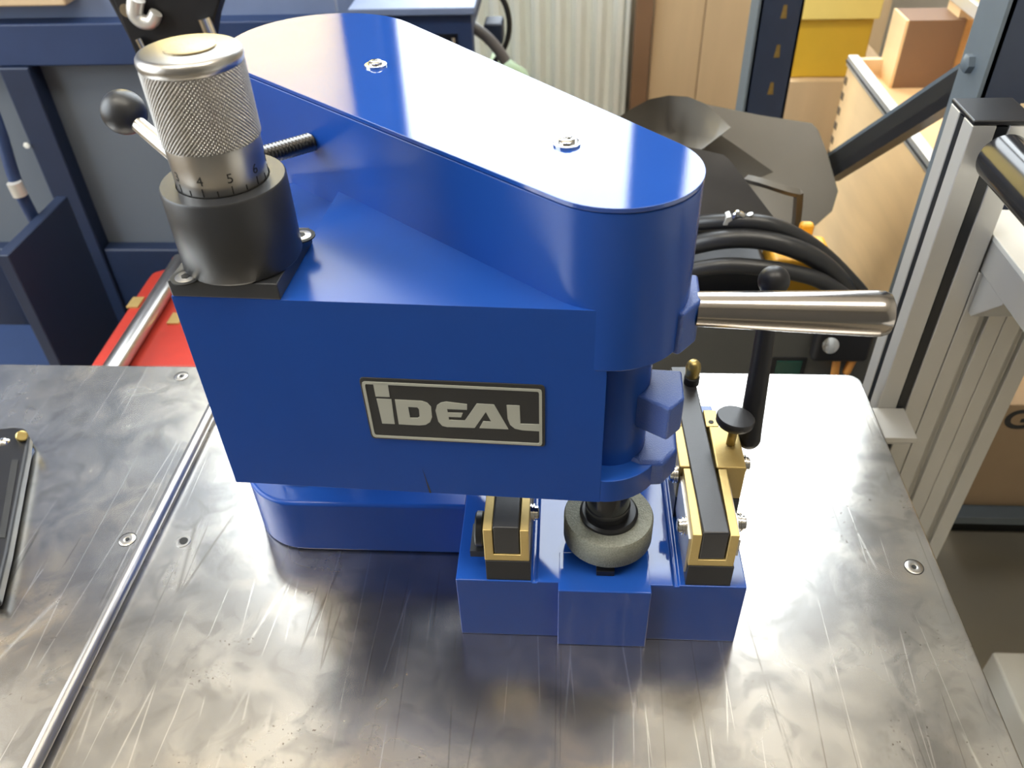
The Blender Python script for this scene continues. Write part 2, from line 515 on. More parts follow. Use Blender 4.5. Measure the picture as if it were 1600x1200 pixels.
w1 = window(1, WIN[0][0], WIN[0][1], YW + .05, WZ0, WZ1)
MB().box((WIN[0][0] + .03, YW + .008, WZ0 + .02), (WIN[0][1] - .03, YW + .011, 1.50)).build('tint_curtain', 'blind', w1)  # unseen curtain added to tint the window light; sky left clear above
window(2, WIN[1][0], WIN[1][1], YW + .05, WZ0, WZ1)
f = MB()
for y0, y1, z0, z1 in ((LWY[0], LWY[0] + .04, *LWZ), (LWY[1] - .04, LWY[1], *LWZ), (*LWY, LWZ[0], LWZ[0] + .04), (*LWY, LWZ[1] - .04, LWZ[1]), (-.02, .02, *LWZ)):
    f.box((XL - .14, y0, z0), (XL - .08, y1, z1))
w4 = struct(f.build('window_4', 'frame'))
MB().box((XL - .114, LWY[0] + .04, LWZ[0] + .04), (XL - .106, LWY[1] - .04, LWZ[1] - .04)).build('pane', 'glass', w4)
window(3, WIN[2][0], WIN[2][1], YW + .05, WZ0, WZ1)

# ------------------------------------------------------------------ worktable
tb = thing('worktable', 'steel-topped workshop table that the blue grinder stands on, scratched and stained', 'table', (-0.23, 0.25, ZF))
top = [(-0.78, -0.12), (0.2785, -0.12)] + arc(0.2665, 0.607, 0.012, 0, 90, 6) + [(-0.78, 0.619)]
MB().plan(top, -0.028, 0.0).build('table_top', 'table', tb, bevel=0.0015, seg=3)
for x in (-0.74, 0.235):
    for y in (-0.08, 0.575):
        MB().box((x - .02, y - .02, ZF), (x + .02, y + .02, -0.028)).build('leg', 'alu', tb)
for y in (-0.08, 0.575):
    MB().box((-0.72, y - .02, -0.068), (0.215, y + .02, -0.028)).build('rail', 'alu', tb)
cs = MB().lathe([(0, 0.0), (0.0016, 0.0), (0.0022, 0.0004), (0.0034, 0.0003), (0.0058, 0.0004), (0.0063, 0.0001), (0.0063, -0.001)], (0.2596, 0.3947, 0.0001)).build('countersunk_screw', 'rod', tb)
for x, y in ((-0.3392, 0.4015), (-0.3709, 0.6032)):
    copy_part(cs, tb, (x, y, WPOS[cs.name].z))
for x, y in ((0.2596, 0.3947), (-0.3392, 0.4015), (-0.3709, 0.6032)):
    MB().lathe([(0.0063, 0.0), (0.0063, 0.0003), (0.0069, 0.0003), (0.0069, 0.0)], (x, y, 0.0)).build('screw_seat', 'ink', tb)
    MB().lathe([(0, 0.0), (0.0019, 0.0), (0.0019, 0.0006), (0, 0.0006)], (x, y, 0.0), seg=6).build('screw_socket', 'ink', tb)
h = MB().lathe([(0.0040, 0.0), (0.0040, 0.0004), (0.0056, 0.0004), (0.0060, 0.0)], (-0.2942, 0.4010, 0.0)).build('open_hole_rim', 'rod', tb)
MB().lathe([(0, 0.0), (0.0037, 0.0), (0.0037, 0.0003), (0, 0.0003)], (-0.2935, 0.4020, 0.0)).build('hole_shadow', 'ink', tb)

tag(MB().cyl((-0.3205, 0.02, 0.0051), (-0.3205, 0.615, 0.0051), 0.005, seg=24, ch=0.0006).build('steel_rod', 'rod'),
    'thin round steel rod lying front to back across the left of the table', 'rod')

# black hinged clamp arm at the left edge of the table
tg = thing('toggle_clamp', 'black hinged clamp arm with silver screw lying at left edge of the table', 'clamp', (-0.46, 0.42, 0.0))
MB().prism([(-0.5195, 0.5079, 0.0140), (-0.4861, 0.5137, 0.0140), (-0.4758, 0.5123, 0.0140), (-0.4667, 0.5026, 0.0140), (-0.4595, 0.4867, 0.0140), (-0.4176, 0.3770, 0.0140), (-0.4029, 0.3342, 0.0140), (-0.4282, 0.3333, 0.0140)], (0, 0, -0.0119)).build('clamp_arm', 'black_satin', tg, bevel=0.003)
MB().prism([(-0.4657, 0.4721, 0.0145), (-0.4596, 0.4723, 0.0145), (-0.4258, 0.3887, 0.0145), (-0.4308, 0.3886, 0.0145)], (0, 0, -0.001)).build('slot', 'ink', tg)
MB().cyl((-0.4727, 0.5011, 0.0130), (-0.4667, 0.4954, 0.0200), 0.0048, seg=20, ch=0.001).build('pivot_pin', 'brass_dark', tg)
MB().lathe([(0, .003), (.002, .003), (.0045, .0015), (.0055, 0), (0, 0)], (-0.4853, 0.4940, 0.0140)).build('screw', 'chrome', tg)
MB().prism([(-0.4726, 0.4987, 0.0020), (-0.4656, 0.4989, 0.0020), (-0.4623, 0.4715, 0.0020), (-0.4696, 0.4713, 0.0020)], (0, 0, -0.0018)).build('base_plate', 'sticker', tg)

# ------------------------------------------------------------------ the grinder
gr = thing('bench_grinder', 'blue bench grinder with swing arm, grey grinding stone and IDEAL nameplate', 'machine', (0.0, 0.38, 0.0))
AX = Vector((0.026, 0.3267, 0)); AA = R(-2.57)
AM = Matrix.Translation(AX) @ Matrix.Rotation(AA, 4, 'Z')     # arm frame: x along the face, y backwards

# base with two shallow grooves and a proud centre block
prof = [(-.0675, 0), (.119, 0), (.119, .0605), (.0765, .0605), (.0757, .0592), (.0733, .0592), (.0725, .0605), (-.0145, .0605), (-.0153, .0592), (-.0177, .0592), (-.0185, .0605), (-.0675, .0605)]
base = MB().prism([(x, .327, z) for x, z in prof], (0, .175, 0)).build('base', 'blue_smooth', gr, bevel=0.0009, seg=3)
MB().box((-.001, .3206, 0), (.0585, .352, .0606)).build('base_nose', 'blue_smooth', gr, bevel=0.0009, seg=3)
cb = arc(-.195, .4405, .045, 90, 270, 24) + [(-.0665, .3955), (-.0665, .4855)]
MB().plan(cb, 0, .0535).build('column_base', 'blue', gr, bevel=0.003, seg=3)
MB().lathe([(0, .05), (.029, .05), (.029, .056), (.023, .058), (.023, .148), (0, .148)], (-.195, .4405, 0)).build('column', 'chrome', gr)

# swing arm
arm = MB(AM)
STN = [(-.2232, .066), (-.1685, .066), (-.1680, .118), (-.125, .128), (-.060, .100), (-.0035, .056)]
sec = [arm._v([(u, 0, .138), (u, .052, .138), (u, .052, .236), (u, vb, .236), (u, vb, .273), (u, 0, .273)]) for u, vb in STN]
fs = [arm.bm.faces.new(sec[0]), arm.bm.faces.new(sec[-1])]
for a, b in zip(sec, sec[1:]):
    for k in range(6):
        fs.append(arm.bm.faces.new([a[k], a[(k + 1) % 6], b[(k + 1) % 6], b[k]]))
bmesh.ops.recalc_face_normals(arm.bm, faces=fs)
arm = arm.build('swing_arm', 'blue', gr, bevel=0.0006, seg=2)
MB(AM).box((-.2225, .060, .138), (-.1690, .150, .262)).build('arm_clamp_block', 'blue', gr, bevel=0.002)
MB(AM).prism([(-.1040, -.0001, .138), (-.1028, -.0001, .138), (-.1062, -.0001, .158)], (0, .002, 0)).build('clamping_slit', 'ink', gr)
low = [(.0215, .3271)] + arc(.0245, .3622, .0355, -88, 90, 24) + [(.0, .398), (.0, .34)]
MB().plan(low, .138, .1555).build('spindle_housing_foot', 'blue', gr, bevel=0.0006, seg=2)
MB().lathe([(0, .15), (.023, .15), (.0225, .16), (.0225, .245), (0, .245)], (.0272, .362, 0)).build('spindle_housing', 'blue', gr)
C1, R1, C2, R2 = (-.1612, .5571), .0645, (.0240, .3678), .0415
hb = MB().plan(hull2(C1, R1, C2, R2), .236, .3245).build('belt_housing', 'blue', gr, bevel=0.0008)
MB().lathe([(0, .02), (.05, .02), (.055, .03), (.055, .236), (0, .236)], (C1[0], C1[1], 0)).build('motor', 'blue', gr)
MB().lathe([(0, 0), (.06, 0), (.06, .02), (0, .02)], (C1[0], C1[1], 0)).build('motor_foot', 'blue', gr)
cover = MB().plan(hull2(C1, R1 + .0003, C2, R2 + .0003), .3252, .3275).build('housing_cover', 'blue_gloss', gr, bevel=0.0003, seg=2)
for x, y in ((-.1172, .5101), (.0006, .3930)):
    s = MB().lathe([(0, 0), (.0068, 0), (.0068, .0011), (.0060, .0014), (.0043, .0014), (.0043, .0024), (.0034, .0032), (.0019, .0034), (.0019, .0018), (0, .0018)], (x, y, .3275)).build('cover_screw', 'chrome', cover)

# three hinge lugs on the right of the arm
lug = [(.0265, .3540), (.0440, .3425), (.0577, .3335), (.0664, .343), (.0672, .3672), (.045, .369)]
MB().plan(lug, .1815, .205).build('lug', 'blue_cast', gr, bevel=0.0016, seg=3)
lug2 = [(.040, .352), (.047, .350), (.0600, .3425), (.0703, .355), (.0715, .380), (.045, .382)]
MB().plan(lug2, .234, .2605).build('lug', 'blue_cast', gr, bevel=0.0018, seg=3)
lug3 = [(.0270, .3500), (.046, .3405), (.0590, .3405), (.0680, .352), (.0692, .372), (.045, .372)]
MB().plan(lug3, .1375, .1575).build('lug', 'blue_cast', gr, bevel=0.0030, seg=3)

# handle bar
MB().lathe([(0, 0), (.0092, 0), (.0121, .0905), (.0119, .0945), (.0108, .0975), (.0085, .0988), (0, .0988)], (.0690, .3605, .2515), (1, -.018, -.010), 48).build('handle_bar', 'steel', gr)

# spindle and stone
SX, SY = .0312, .3600
MB().lathe([(0, .0940), (.0137, .0940), (.0145, .0960), (.0145, .1015), (.0138, .1020), (.0138, .145), (0, .145)], (SX - .001, SY, 0)).build('spindle', 'black_gloss', gr)
wh = MB().lathe([(.008, .070), (.0275, .070), (.0290, .0720), (.0290, .0890), (.0280, .0910), (.008, .0910)], (SX, SY, 0), seg=72).build('grinding_wheel', 'stone', gr)
MB().lathe([(.008, .0905), (.0188, .0905), (.0188, .0930), (.0172, .0945), (.008, .0945)], (SX, SY, 0)).build('wheel_flange', 'black_satin', wh)
MB().lathe([(0, .0608), (.0070, .0608), (.0070, .0700), (0, .0700)], (SX, SY, 0), seg=6).build('wheel_nut', 'black_satin', wh)

MB().box((.0236, .3330, .0606), (.0352, .3420, .0655)).build('black_block', 'black_satin', gr, bevel=.0005)  # small black box on the base under the wheel's front
# nameplate: plate, border and lettering
np_ = MB(AM).prism([(x, -.0006, z) for x, z in [(-0.13204, 0.22551), (-0.03681, 0.22541), (-0.03555, 0.22474), (-0.03499, 0.22293), (-0.03512, 0.18324), (-0.03557, 0.18185), (-0.03670, 0.18125), (-0.13104, 0.18118), (-0.13250, 0.18193), (-0.13298, 0.18400), (-0.13365, 0.22262), (-0.13322, 0.22452)]], (0, .0010, 0)).build('nameplate', 'plate_black', gr, bevel=0.0002)
OUT = [(-0.13115, 0.22304), (-0.03825, 0.22275), (-0.03697, 0.22226), (-0.03656, 0.22052), (-0.03661, 0.18417), (-0.03707, 0.18258), (-0.03820, 0.18209), (-0.13032, 0.18239), (-0.13154, 0.18315), (-0.13202, 0.18479), (-0.13266, 0.22032), (-0.13223, 0.22223)]
INN = [(-0.13028, 0.22140), (-0.03883, 0.22114), (-0.03826, 0.22070), (-0.03806, 0.21950), (-0.03817, 0.18541), (-0.03841, 0.18415), (-0.03916, 0.18379), (-0.12962, 0.18411), (-0.13032, 0.18469), (-0.13056, 0.18572), (-0.13097, 0.21975), (-0.13073, 0.22090)]
fb = MB(AM)
vo = [[fb.bm.verts.new((x, y, z)) for x, z in L] for L in (OUT, INN) for y in (-.0009, -.0004)]
n = len(OUT)
for i in range(n):
    j = (i + 1) % n
    for a_, b_ in ((0, 2), (1, 3), (0, 1), (2, 3)):
        fb.bm.faces.new([vo[a_][i], vo[a_][j], vo[b_][j], vo[b_][i]])
bmesh.ops.recalc_face_normals(fb.bm, faces=fb.bm.faces)
fb.build('border', 'plate_silver', np_)


def letter(*polys):
    b = MB(AM)
    for q in polys:
        b.prism([(x, -.0009, z) for x, z in q], (0, .0005, 0))
    b.build('letter', 'plate_silver', np_)


letter([(-0.12631, 0.22180), (-0.11843, 0.22186), (-0.11845, 0.21292), (-0.12614, 0.21286)], [(-0.12590, 0.21133), (-0.11776, 0.21131), (-0.11809, 0.19332), (-0.12514, 0.19328)])
# D as a ring with one cut
letter([(-0.11583, 0.21123), (-0.10120, 0.21112), (-0.09834, 0.21002), (-0.09653, 0.20721), (-0.09664, 0.19960), (-0.09802, 0.19601), (-0.10066, 0.19382), (-0.10414, 0.19319), (-0.10348, 0.19968), (-0.10329, 0.20514), (-0.10406, 0.20637), (-0.10914, 0.20646)],
       [(-0.11583, 0.21123), (-0.10914, 0.20646), (-0.10888, 0.19855), (-0.10472, 0.19860), (-0.10348, 0.19968), (-0.10414, 0.19319), (-0.11580, 0.19326)])
letter([(-0.07672, 0.21014), (-0.07697, 0.20623), (-0.08793, 0.20616), (-0.09125, 0.20636), (-0.09423, 0.20471), (-0.09316, 0.20839), (-0.09091, 0.21046), (-0.08788, 0.21131)],
       [(-0.09125, 0.20636), (-0.08793, 0.20616), (-0.08761, 0.20363), (-0.08744, 0.19828), (-0.08825, 0.19278), (-0.09143, 0.19359), (-0.09342, 0.19680), (-0.09423, 0.20471)],
       [(-0.08791, 0.20361), (-0.07943, 0.20373), (-0.08054, 0.20060), (-0.08749, 0.20047)],
       [(-0.08766, 0.19826), (-0.07861, 0.19823), (-0.07139, 0.21093), (-0.06628, 0.21085), (-0.06677, 0.20538), (-0.07352, 0.19321), (-0.08823, 0.19298)])
letter([(-0.06628, 0.21085), (-0.06213, 0.21080), (-0.05496, 0.19339), (-0.07089, 0.19328), (-0.06860, 0.19845), (-0.06415, 0.19833), (-0.06678, 0.20519)])
letter([(-0.05536, 0.21082), (-0.04846, 0.21084), (-0.04832, 0.19784), (-0.03771, 0.19801), (-0.03775, 0.19299), (-0.04738, 0.19318), (-0.05145, 0.19413), (-0.05397, 0.19678), (-0.05516, 0.20118)])

# dial: mounting plate, black body, graduated sleeve, knurled knob
KX, KY = -.1647, .3610
mpz = MB(AM).box((-.2225, -.0003, .2732), (-.1660, .0560, .2825)).build('mounting_plate', 'black', gr, bevel=0.0008)
for x, y in ((-.1872, .3390), (-.1395, .3800)):
    s = MB().lathe([(0, .0002), (.0054, .0002), (.0054, .0009), (.0050, .0011), (0, .0011)], (x, y, .2825)).build('socket_screw', 'rod', mpz)
    MB().lathe([(.0054, .0), (.0054, .0008), (.0074, .0008), (.0074, 0)], (x, y, .2825)).build('screw_recess', 'ink', mpz)
    MB().lathe([(0, .0), (.0024, .0), (.0024, .0014), (0, .0014)], (x, y, .2825), seg=6).build('hex_socket', 'ink', mpz)
MB().lathe([(0, .2825), (.0290, .2825), (.0300, .2840), (.0300, .3245), (.0293, .3255), (.0222, .3255), (.0222, .3225), (0, .3225)], (KX, KY, 0), seg=72).build('dial_body', 'black', gr)
kn = MB().lathe([(0, .3195), (.0212, .3195), (.0215, .3205), (.0220, .3455), (.0218, .3462), (0, .3462)], (KX, KY, 0), seg=72).build('graduated_sleeve', 'knob_steel', gr)


def knurl():
    b = MB(); seg, rows = 576, 136
    z0, z1, r = .3462, .3800, .0230
    rings = []
    for i in range(rows + 1):
        z = z0 + (z1 - z0) * i / rows
        ring = []
        for k in range(seg):
            a = 2 * math.pi * k / seg
            t1 = (k / seg * 72 + i / rows * 17) % 1.0; t2 = (k / seg * 72 - i / rows * 17) % 1.0
            h1 = abs(t1 - .5) * 2; h2 = abs(t2 - .5) * 2
            rr = r - 0.0012 * (1 - min(h1, h2)) if 0 < i < rows else r - .0006
            ring.append((KX + rr * math.cos(a), KY + rr * math.sin(a), z))
        rings.append(b._v(ring))
    for a, c in zip(rings, rings[1:]):
        for k in range(seg):
            k2 = (k + 1) % seg
            b.bm.faces.new([a[k], a[k2], c[k2], c[k]])
    b.bm.faces.new(rings[0][::-1]); b.bm.faces.new(rings[-1])
    return b.build('knurled_grip', 'knob_steel', gr, smooth=180)


knurl()
MB().lathe([(0, .3798), (.0222, .3798), (.0225, .3803), (.0230, .3815), (.0231, .3828), (.0227, .3846), (.0217, .3858), (.0200, .3864), (0, .3864)], (KX, KY, 0), seg=72).build('knob_cap', 'knob_steel', gr, smooth=60)
MB().lathe([(0, .3864), (.0112, .3864), (.0114, .3872), (.0104, .3877), (0, .3877)], (KX + .0006, KY + .001, 0), seg=32).build('brass_disc', 'disc', gr)
for k in range(20):
    a = -90 + 32 + 18 * (k - 10)
    L = .0040 if k % 2 == 0 else .0026
    ca, sa = math.cos(R(a)), math.sin(R(a))
    c = Vector((KX + .02155 * ca, KY + .0216 * sa, .3262))
    b = MB()
    t = Vector((-sa, ca, 0)) * .00028; o = Vector((ca, sa, 0)) * .00022
    b.prism([c - t - o, c + t - o, c + t + o, c - t + o], (o.x * .3, o.y * .3, L))
    b.build('graduation_line', 'ink', kn)
for k in range(10):
    a = -90 + 32 + 36 * (k - 5)
    bm = text_mesh(str(k), .0066, .0002)
    for v in bm.verts:
        ang = R(a) + v.co.x / .0216
        rr = .02172 + v.co.z
        v.co = Vector((KX + rr * math.cos(ang), KY + rr * math.sin(ang), .3318 + v.co.y))
    b = MB(); b.bm.free(); b.bm = bm
    b.build('figure', 'ink', kn)

# threaded adjusting rod from the housing towards the dial, ball lever behind
p0 = Vector((-.1500, .4645, .2990)); d0 = Vector((-.617, -.787, .10)).normalized()
pr = [(0, 0)]
for k in range(18):
    pr += [(.0040, k * .0024), (.0056, k * .0024 + .0012)]
pr += [(.0040, .0432), (0, .0432)]
MB().lathe(pr, p0, d0, 24).build('threaded_rod', 'dark_steel', gr, smooth=20)
LB = Vector((-0.2651, 0.4700, 0.3165)); LR = Vector((-0.2068, 0.4350, 0.2848))
dl = (LB - LR).normalized()
cl = MB().cyl(LR, LB, .0056, .0046, seg=24).build('clamp_lever', 'rod', gr)
MB().ball(LB - dl * .002, .0132, axis=tuple(dl)).build('ball_knob', 'black', cl)
MB().lathe([(0, -.010), (.0065, -.010), (.0080, -.006), (.0065, -.003), (0, -.003)], LB, dl, 24).build('lever_collar', 'black_satin', cl)
MB().lathe([(0, 0), (.009, 0), (.009, .05), (0, .05)], (LR.x, LR.y, .255)).build('lever_hub', 'black', cl)


def vise(x0, x1, right):
    """one blade guide: pad, brass channel, black slide bar and fittings"""
    w = .0290
    y0 = .3284
    pad = MB().box((x0 + .0003, y0 - .0006, .0605), (x1 + .0006, .388, .0795)).build('guide_pad', 'black_satin', gr, bevel=0.0005)
    ch = [(x0, .0795), (x1, .0795), (x1, .1088), (x1 - .0056, .1088), (x1 - .0056, .0853), (x0 + .0058, .0853), (x0 + .0058, .1088), (x0, .1088)]
    u = MB().prism([(x, y0, z) for x, z in ch], (0, .0562, 0)).build('brass_channel', 'brass', gr, bevel=0.0006)
    rb = Matrix.Rotation(.03, 3, 'Z') if right else None
    cx = (x0 + x1) / 2
    bar = MB().box((x0 + .0060, y0 + .0004, .0856), (x1 - .0060, .489 if right else .455, .1108), rot=rb, about=(cx, y0, .1)).build('slide_bar', 'bar', gr, bevel=0.0012, seg=3)
    return u, bar


vise(.0797, .1078, True)
vise(-.0476, -.0192, False)
# right guide: rear brass block in two steps with the bar running through
MB().prism([(x, .3852, z) for x, z in [(.0772, .0795), (.1208, .0795), (.1208, .1092), (.1012, .1092), (.1012, .0853), (.0848, .0853), (.0848, .1092), (.0772, .1092)]], (0, .0400, 0)).build('brass_block', 'brass', gr, bevel=0.0012)
MB().prism([(x, .4254, z) for x, z in [(.0785, .0795), (.1085, .0795), (.1085, .1085), (.0995, .1085), (.0995, .0853), (.0848, .0853), (.0848, .1085), (.0785, .1085)]], (0, .0175, 0)).build('brass_block', 'brass', gr, bevel=0.0008)
MB().box((.0775, .3852, .0605), (.1205, .4428, .0794)).build('guide_pad', 'black', gr)
MB().cyl((.1035, .4300, .1080), (.1035, .4300, .1088), .0018, seg=16).build('oil_hole', 'ink', gr)
th = MB().lathe([(0, 0), (.0030, 0), (.0030, .0140), (.0045, .0150), (0, .0150)], (.1135, .4080, .1090), (.06, .12, 1), 20).build('thumb_screw', 'brass_dark', gr)
MB().lathe([(0, 0), (.0108, 0), (.0124, .0020), (.0126, .0060), (.0120, .0068), (0, .0068)], (.1142, .4115, .1235), (.10, .10, 1), 48).build('thumb_disc', 'bar', th)
pn = MB().lathe([(0, 0), (.0056, 0), (.0056, .006), (.0050, .0065), (0, .0065)], (.0940, .4700, .1106), seg=24).build('pin_collar', 'black_satin', gr)
MB().lathe([(0, 0), (.0046, .0), (.0052, .003), (.0056, .008), (.0050, .0115), (.0030, .0140), (0, .0148)], (.0940, .4700, .1166), seg=24).build('brass_pin', 'brass_dark', gr)
MB().box((.0783, .3310, .0700), (.0797, .3840, .1020)).build('side_plate', 'rod', gr)
MB().box((.1078, .3320, .0860), (.1100, .3830, .1010)).build('side_plate', 'rod', gr)


def side_screw(x, y, z, d):
    s = MB().lathe([(0, 0), (.0060, 0), (.0060, .0010), (.0050, .0012), (.0050, .0018), (.0060, .0020), (.0060, .0028), (.0046, .0030), (.0046, .0048), (.0036, .0056), (0, .0056)], (x, y, z), (d, 0, 0), 20)
    return s.build('side_screw', 'chrome', gr)


side_screw(.0783, .3440, .0990, -1)
side_screw(.1100, .3480, .0985, 1)
side_screw(.0772, .3890, .0985, -1)
side_screw(.1208, .4000, .0985, 1)
side_screw(-.0192, .3520, .0990, 1)
MB().cyl((-.0490, .3470, .0880), (-.0545, .3470, .0880), .0115, seg=28, ch=.001).build('side_knob', 'black_satin', gr)
MB().box((-.0580, .3370, .0720), (-.0478, .3600, .0775)).build('side_bracket', 'black', gr)
# black ball lever beside the right guide
L0 = Vector((0.1278, 0.4180, 0.1055)); L1 = Vector((0.1331, 0.4520, 0.2069))
bl = MB().tube([L0, L0 + (L1 - L0) * .5, L1], lambda t: .0080 - .0024 * t, seg=20).build('ball_lever', 'black_satin', gr, smooth=60)
MB().ball(L0, .0081).build('lever_root', 'black_satin', bl)
MB().ball(L1 + (L1 - L0).normalized() * .003, .0100).build('ball_knob', 'black_satin', bl)
MB().cyl((.1205, .4180, L0.z - .002), (L0.x + .002, .4180, L0.z - .002), .0045, seg=20).build('lever_pivot', 'black_satin', bl)

# ------------------------------------------------------------------ right side: aluminium stand
P45 = [(-.0225, -.0225), (-.0045, -.0225), (-.0045, -.0165), (.0045, -.0165), (.0045, -.0225), (.0225, -.0225), (.0225, -.0045), (.0165, -.0045), (.0165, .0045), (.0225, .0045), (.0225, .0225), (.0045, .0225), (.0045, .0165), (-.0045, .0165), (-.0045, .0225), (-.0225, .0225), (-.0225, .0045), (-.0165, .0045), (-.0165, -.0045), (-.0225, -.0045)]
st = thing('profile_stand', 'slotted aluminium profile post with black end cap just behind table corner', 'stand', (.3235, .6325, ZF))
MB().plan([(.3235 + x, .6325 + y) for x, y in P45], ZF, .2455).build('profile_post', 'alu', st, bevel=0.0012)
MB().box((.3195, .6108, ZF + .01), (.3275, .6150, .2440)).build('slot_strip', 'navy_trim', st)
MB().box((.3018, .6285, ZF + .01), (.3060, .6365, .2440)).build('slot_strip', 'navy_trim', st)
MB().box((.3005, .6095, .2455), (.3465, .6555, .2495)).build('end_cap', 'black_satin', st, bevel=0.0015)
for xc in (.3655, .4035):
    MB().plan([(xc + x * .84, .6325 + y) for x, y in P45], ZF, .118).build('profile_post', 'alu', st, bevel=0.0012)
def gusset(x0, x1, y, z, L, up):
    b = MB()
    pts = [(x0, y, z), (x0, y - L, z), (x0, y - L, z - .006), (x0, y - .006, z - L), (x0, y, z - L)]
    b.prism(pts, (x1 - x0, 0, 0))
    return b.build('angle_bracket', 'alu', st, bevel=0.001)
gusset(.3500, .3880, .6098, .1200, .042, 1)
gusset(.2920, .3260, .6098, -.0330, .042, 1)
wb = thing('side_bench', 'white-topped side bench on aluminium profiles at the right edge', 'bench', (.65, .40, ZF))
MB().box((.3475, -.15, .148), (1.0, .655, .153)).build('bench_top', 'white', wb, bevel=0.001)
MB().box((.3480, -.15, .1185), (.385, .652, .148)).build('edge_profile', 'alu', wb, bevel=0.001)
for y in (-.1, ):
    MB().box((.93, y, ZF), (.97, y + .045, .148)).build('leg', 'alu', wb)
MB().box((.93, .60, ZF), (.97, .645, .148)).build('leg', 'alu', wb)
rl = thing('feed_roller', 'thick black feed roller pointing forward from the aluminium post', 'roller', (.345, .45, .21))
MB().cyl((.3250, .6010, .2250), (.3275, .30, .2250), .0185, seg=40, ch=.002).build('roller_tube', 'black_gloss', rl)
MB().cyl((.3248, .6108, .2250), (.3250, .600, .2250), .007, seg=20).build('axle', 'steel', rl)

# ------------------------------------------------------------------ rack and its load, right
rk = thing('pallet_rack', 'dark blue pallet rack frame with slotted posts and sloping brace', 'rack', (.40, 1.1, ZF))
def rack_post(x0, x1, y0, y1, z1):
    b = MB()
    t = .004
    b.box((x0, y0, ZF), (x1, y0 + t, z1)); b.box((x0, y0, ZF), (x0 + t, y1, z1)); b.box((x1 - t, y0, ZF), (x1, y1, z1))
    o = b.build('rack_post', 'navy', rk)
    return o
MB().box((.3895, .8, ZF), (.3930, .855, .62)).build('post_flange', 'rack_grey', rk)
p2 = rack_post(.3930, .462, .80, .855, .62)
for k in range(9):
    z = .02 + .05 * k
    for xx in (.430,):
        MB().prism([(xx, .7992, z), (xx + .010, .7992, z), (xx + .008, .7992, z + .018), (xx + .002, .7992, z + .018)], (0, .0006, 0)).build('slot_hole', 'ply_pale', p2)
p1 = rack_post(.300, .366, 1.38, 1.44, .62)
MB().box((.2965, 1.38, ZF), (.3, 1.44, .62)).build('post_flange', 'rack_grey', rk)
for k in range(9):
    z = -.14 + .06 * k
    MB().prism([(.333, 1.3792, z), (.342, 1.3792, z), (.340, 1.3792, z + .020), (.335, 1.3792, z + .020)], (0, .0006, 0)).build('slot_hole', 'brass_dark', p1)
# brace with a C section
B0 = Vector((.3960, .868, .205)); B1 = Vector((.3960, 1.32, -.10))
B0 = Vector((0.4017, 0.8620, 0.1992)); B1 = Vector((0.3379, 1.0500, 0.0052))
dv = (B1 - B0); upv = Vector((0, 0, 1)); sd = dv.cross(upv).normalized(); uu = sd.cross(dv).normalized()
def brace_bar(o0, o1, h, m, nm):
    c = [B0 + uu * o0, B0 + uu * (o0 + h), B0 + uu * (o0 + h) + sd * o1, B0 + uu * o0 + sd * o1]
    return MB().prism(c, dv).build(nm, m, rk)
brace_bar(.006, .024, .004, 'rack_grey', 'brace')
brace_bar(-.010, .006, .016, 'ink', 'brace')
brace_bar(-.022, .024, .012, 'black_satin', 'brace')
MB().lathe([(0, 0), (.009, 0), (.009, .006), (.006, .008), (0, .008)], (.3895, .832, .215), (-1, 0, 0), 6).build('bolt', 'rack_grey', rk)

SZ = -.305
MB().box((.40, .715, SZ - .012), (1.25, 1.50, SZ)).build('shelf_board', 'rack_grey', rk)
for y in (.80, 1.40):
    MB().box((1.19, y, ZF), (1.25, y + .05, .62)).build('rack_post', 'navy', rk)

cr = thing('plywood_crate', 'open plywood crate with aluminium edging inside the rack', 'crate', (.62, 1.12, SZ))
CX0, CX1, CY0, CY1, CZ = .470, .80, .875, 1.43, .022
MB().box((CX0, CY0, SZ), (CX0 + .012, CY1, CZ)).build('side_panel', 'ply', cr)
MB().box((CX1 - .012, CY0, SZ), (CX1, CY1, CZ + .10)).build('side_panel', 'ply_pale', cr)
MB().box((CX0 + .012, CY1 - .012, SZ), (CX1 - .012, CY1, CZ)).build('end_panel', 'ply_pale', cr)
MB().box((CX0 + .012, CY0, SZ), (CX1 - .012, CY0 + .012, CZ)).build('end_panel', 'ply', cr)
MB().box((CX0 + .012, CY0 + .012, CZ - .034), (CX1 - .012, CY1 - .012, CZ - .026)).build('inner_tray', 'ply', cr)
MB().box((CX0 - .003, CY0 - .003, CZ - .014), (CX0 + .014, CY1 + .003, CZ + .004)).build('edge_trim', 'alu_bright', cr, bevel=0.002)
MB().box((CX0 - .0045, CY0 - .003, CZ - .007), (CX0 - .002, CY1 + .003, CZ - .004)).build('edge_groove', 'frame', cr)
for k in range(9):
    z = CZ - .03 - .026 * k
    MB().box((CX0 - .001, CY1 - .013, z - .012), (CX0 + .002, CY1 + .0005, z)).build('finger_joint', 'ply_edge', cr)
MB().box((.520, 1.36, CZ - .026), (.524, 1.425, .10)).build('inner_block', 'ply', cr)  # thin pale slab paints the lit left face of the block
MB().box((.524, 1.36, CZ - .026), (.61, 1.425, .10)).build('inner_block', 'ply_brown_shaded', cr)  # same block, its shaded face put in as darker plywood
MB().box((.590, 1.20, CZ - .026), (.70, 1.30, CZ + .005)).build('inner_block', 'ply_pale', cr)
cr2 = thing('upper_crate', 'pale plywood crate with curved aluminium edge above the open crate', 'crate', (.80, 1.2, .122))
MB().box((.60, .93, .126), (1.15, 1.42, .40)).build('crate_body', 'ply_pale', cr2)
MB().box((.594, .925, .116), (.612, 1.425, .136)).build('edge_trim', 'alu_bright', cr2, bevel=0.002)
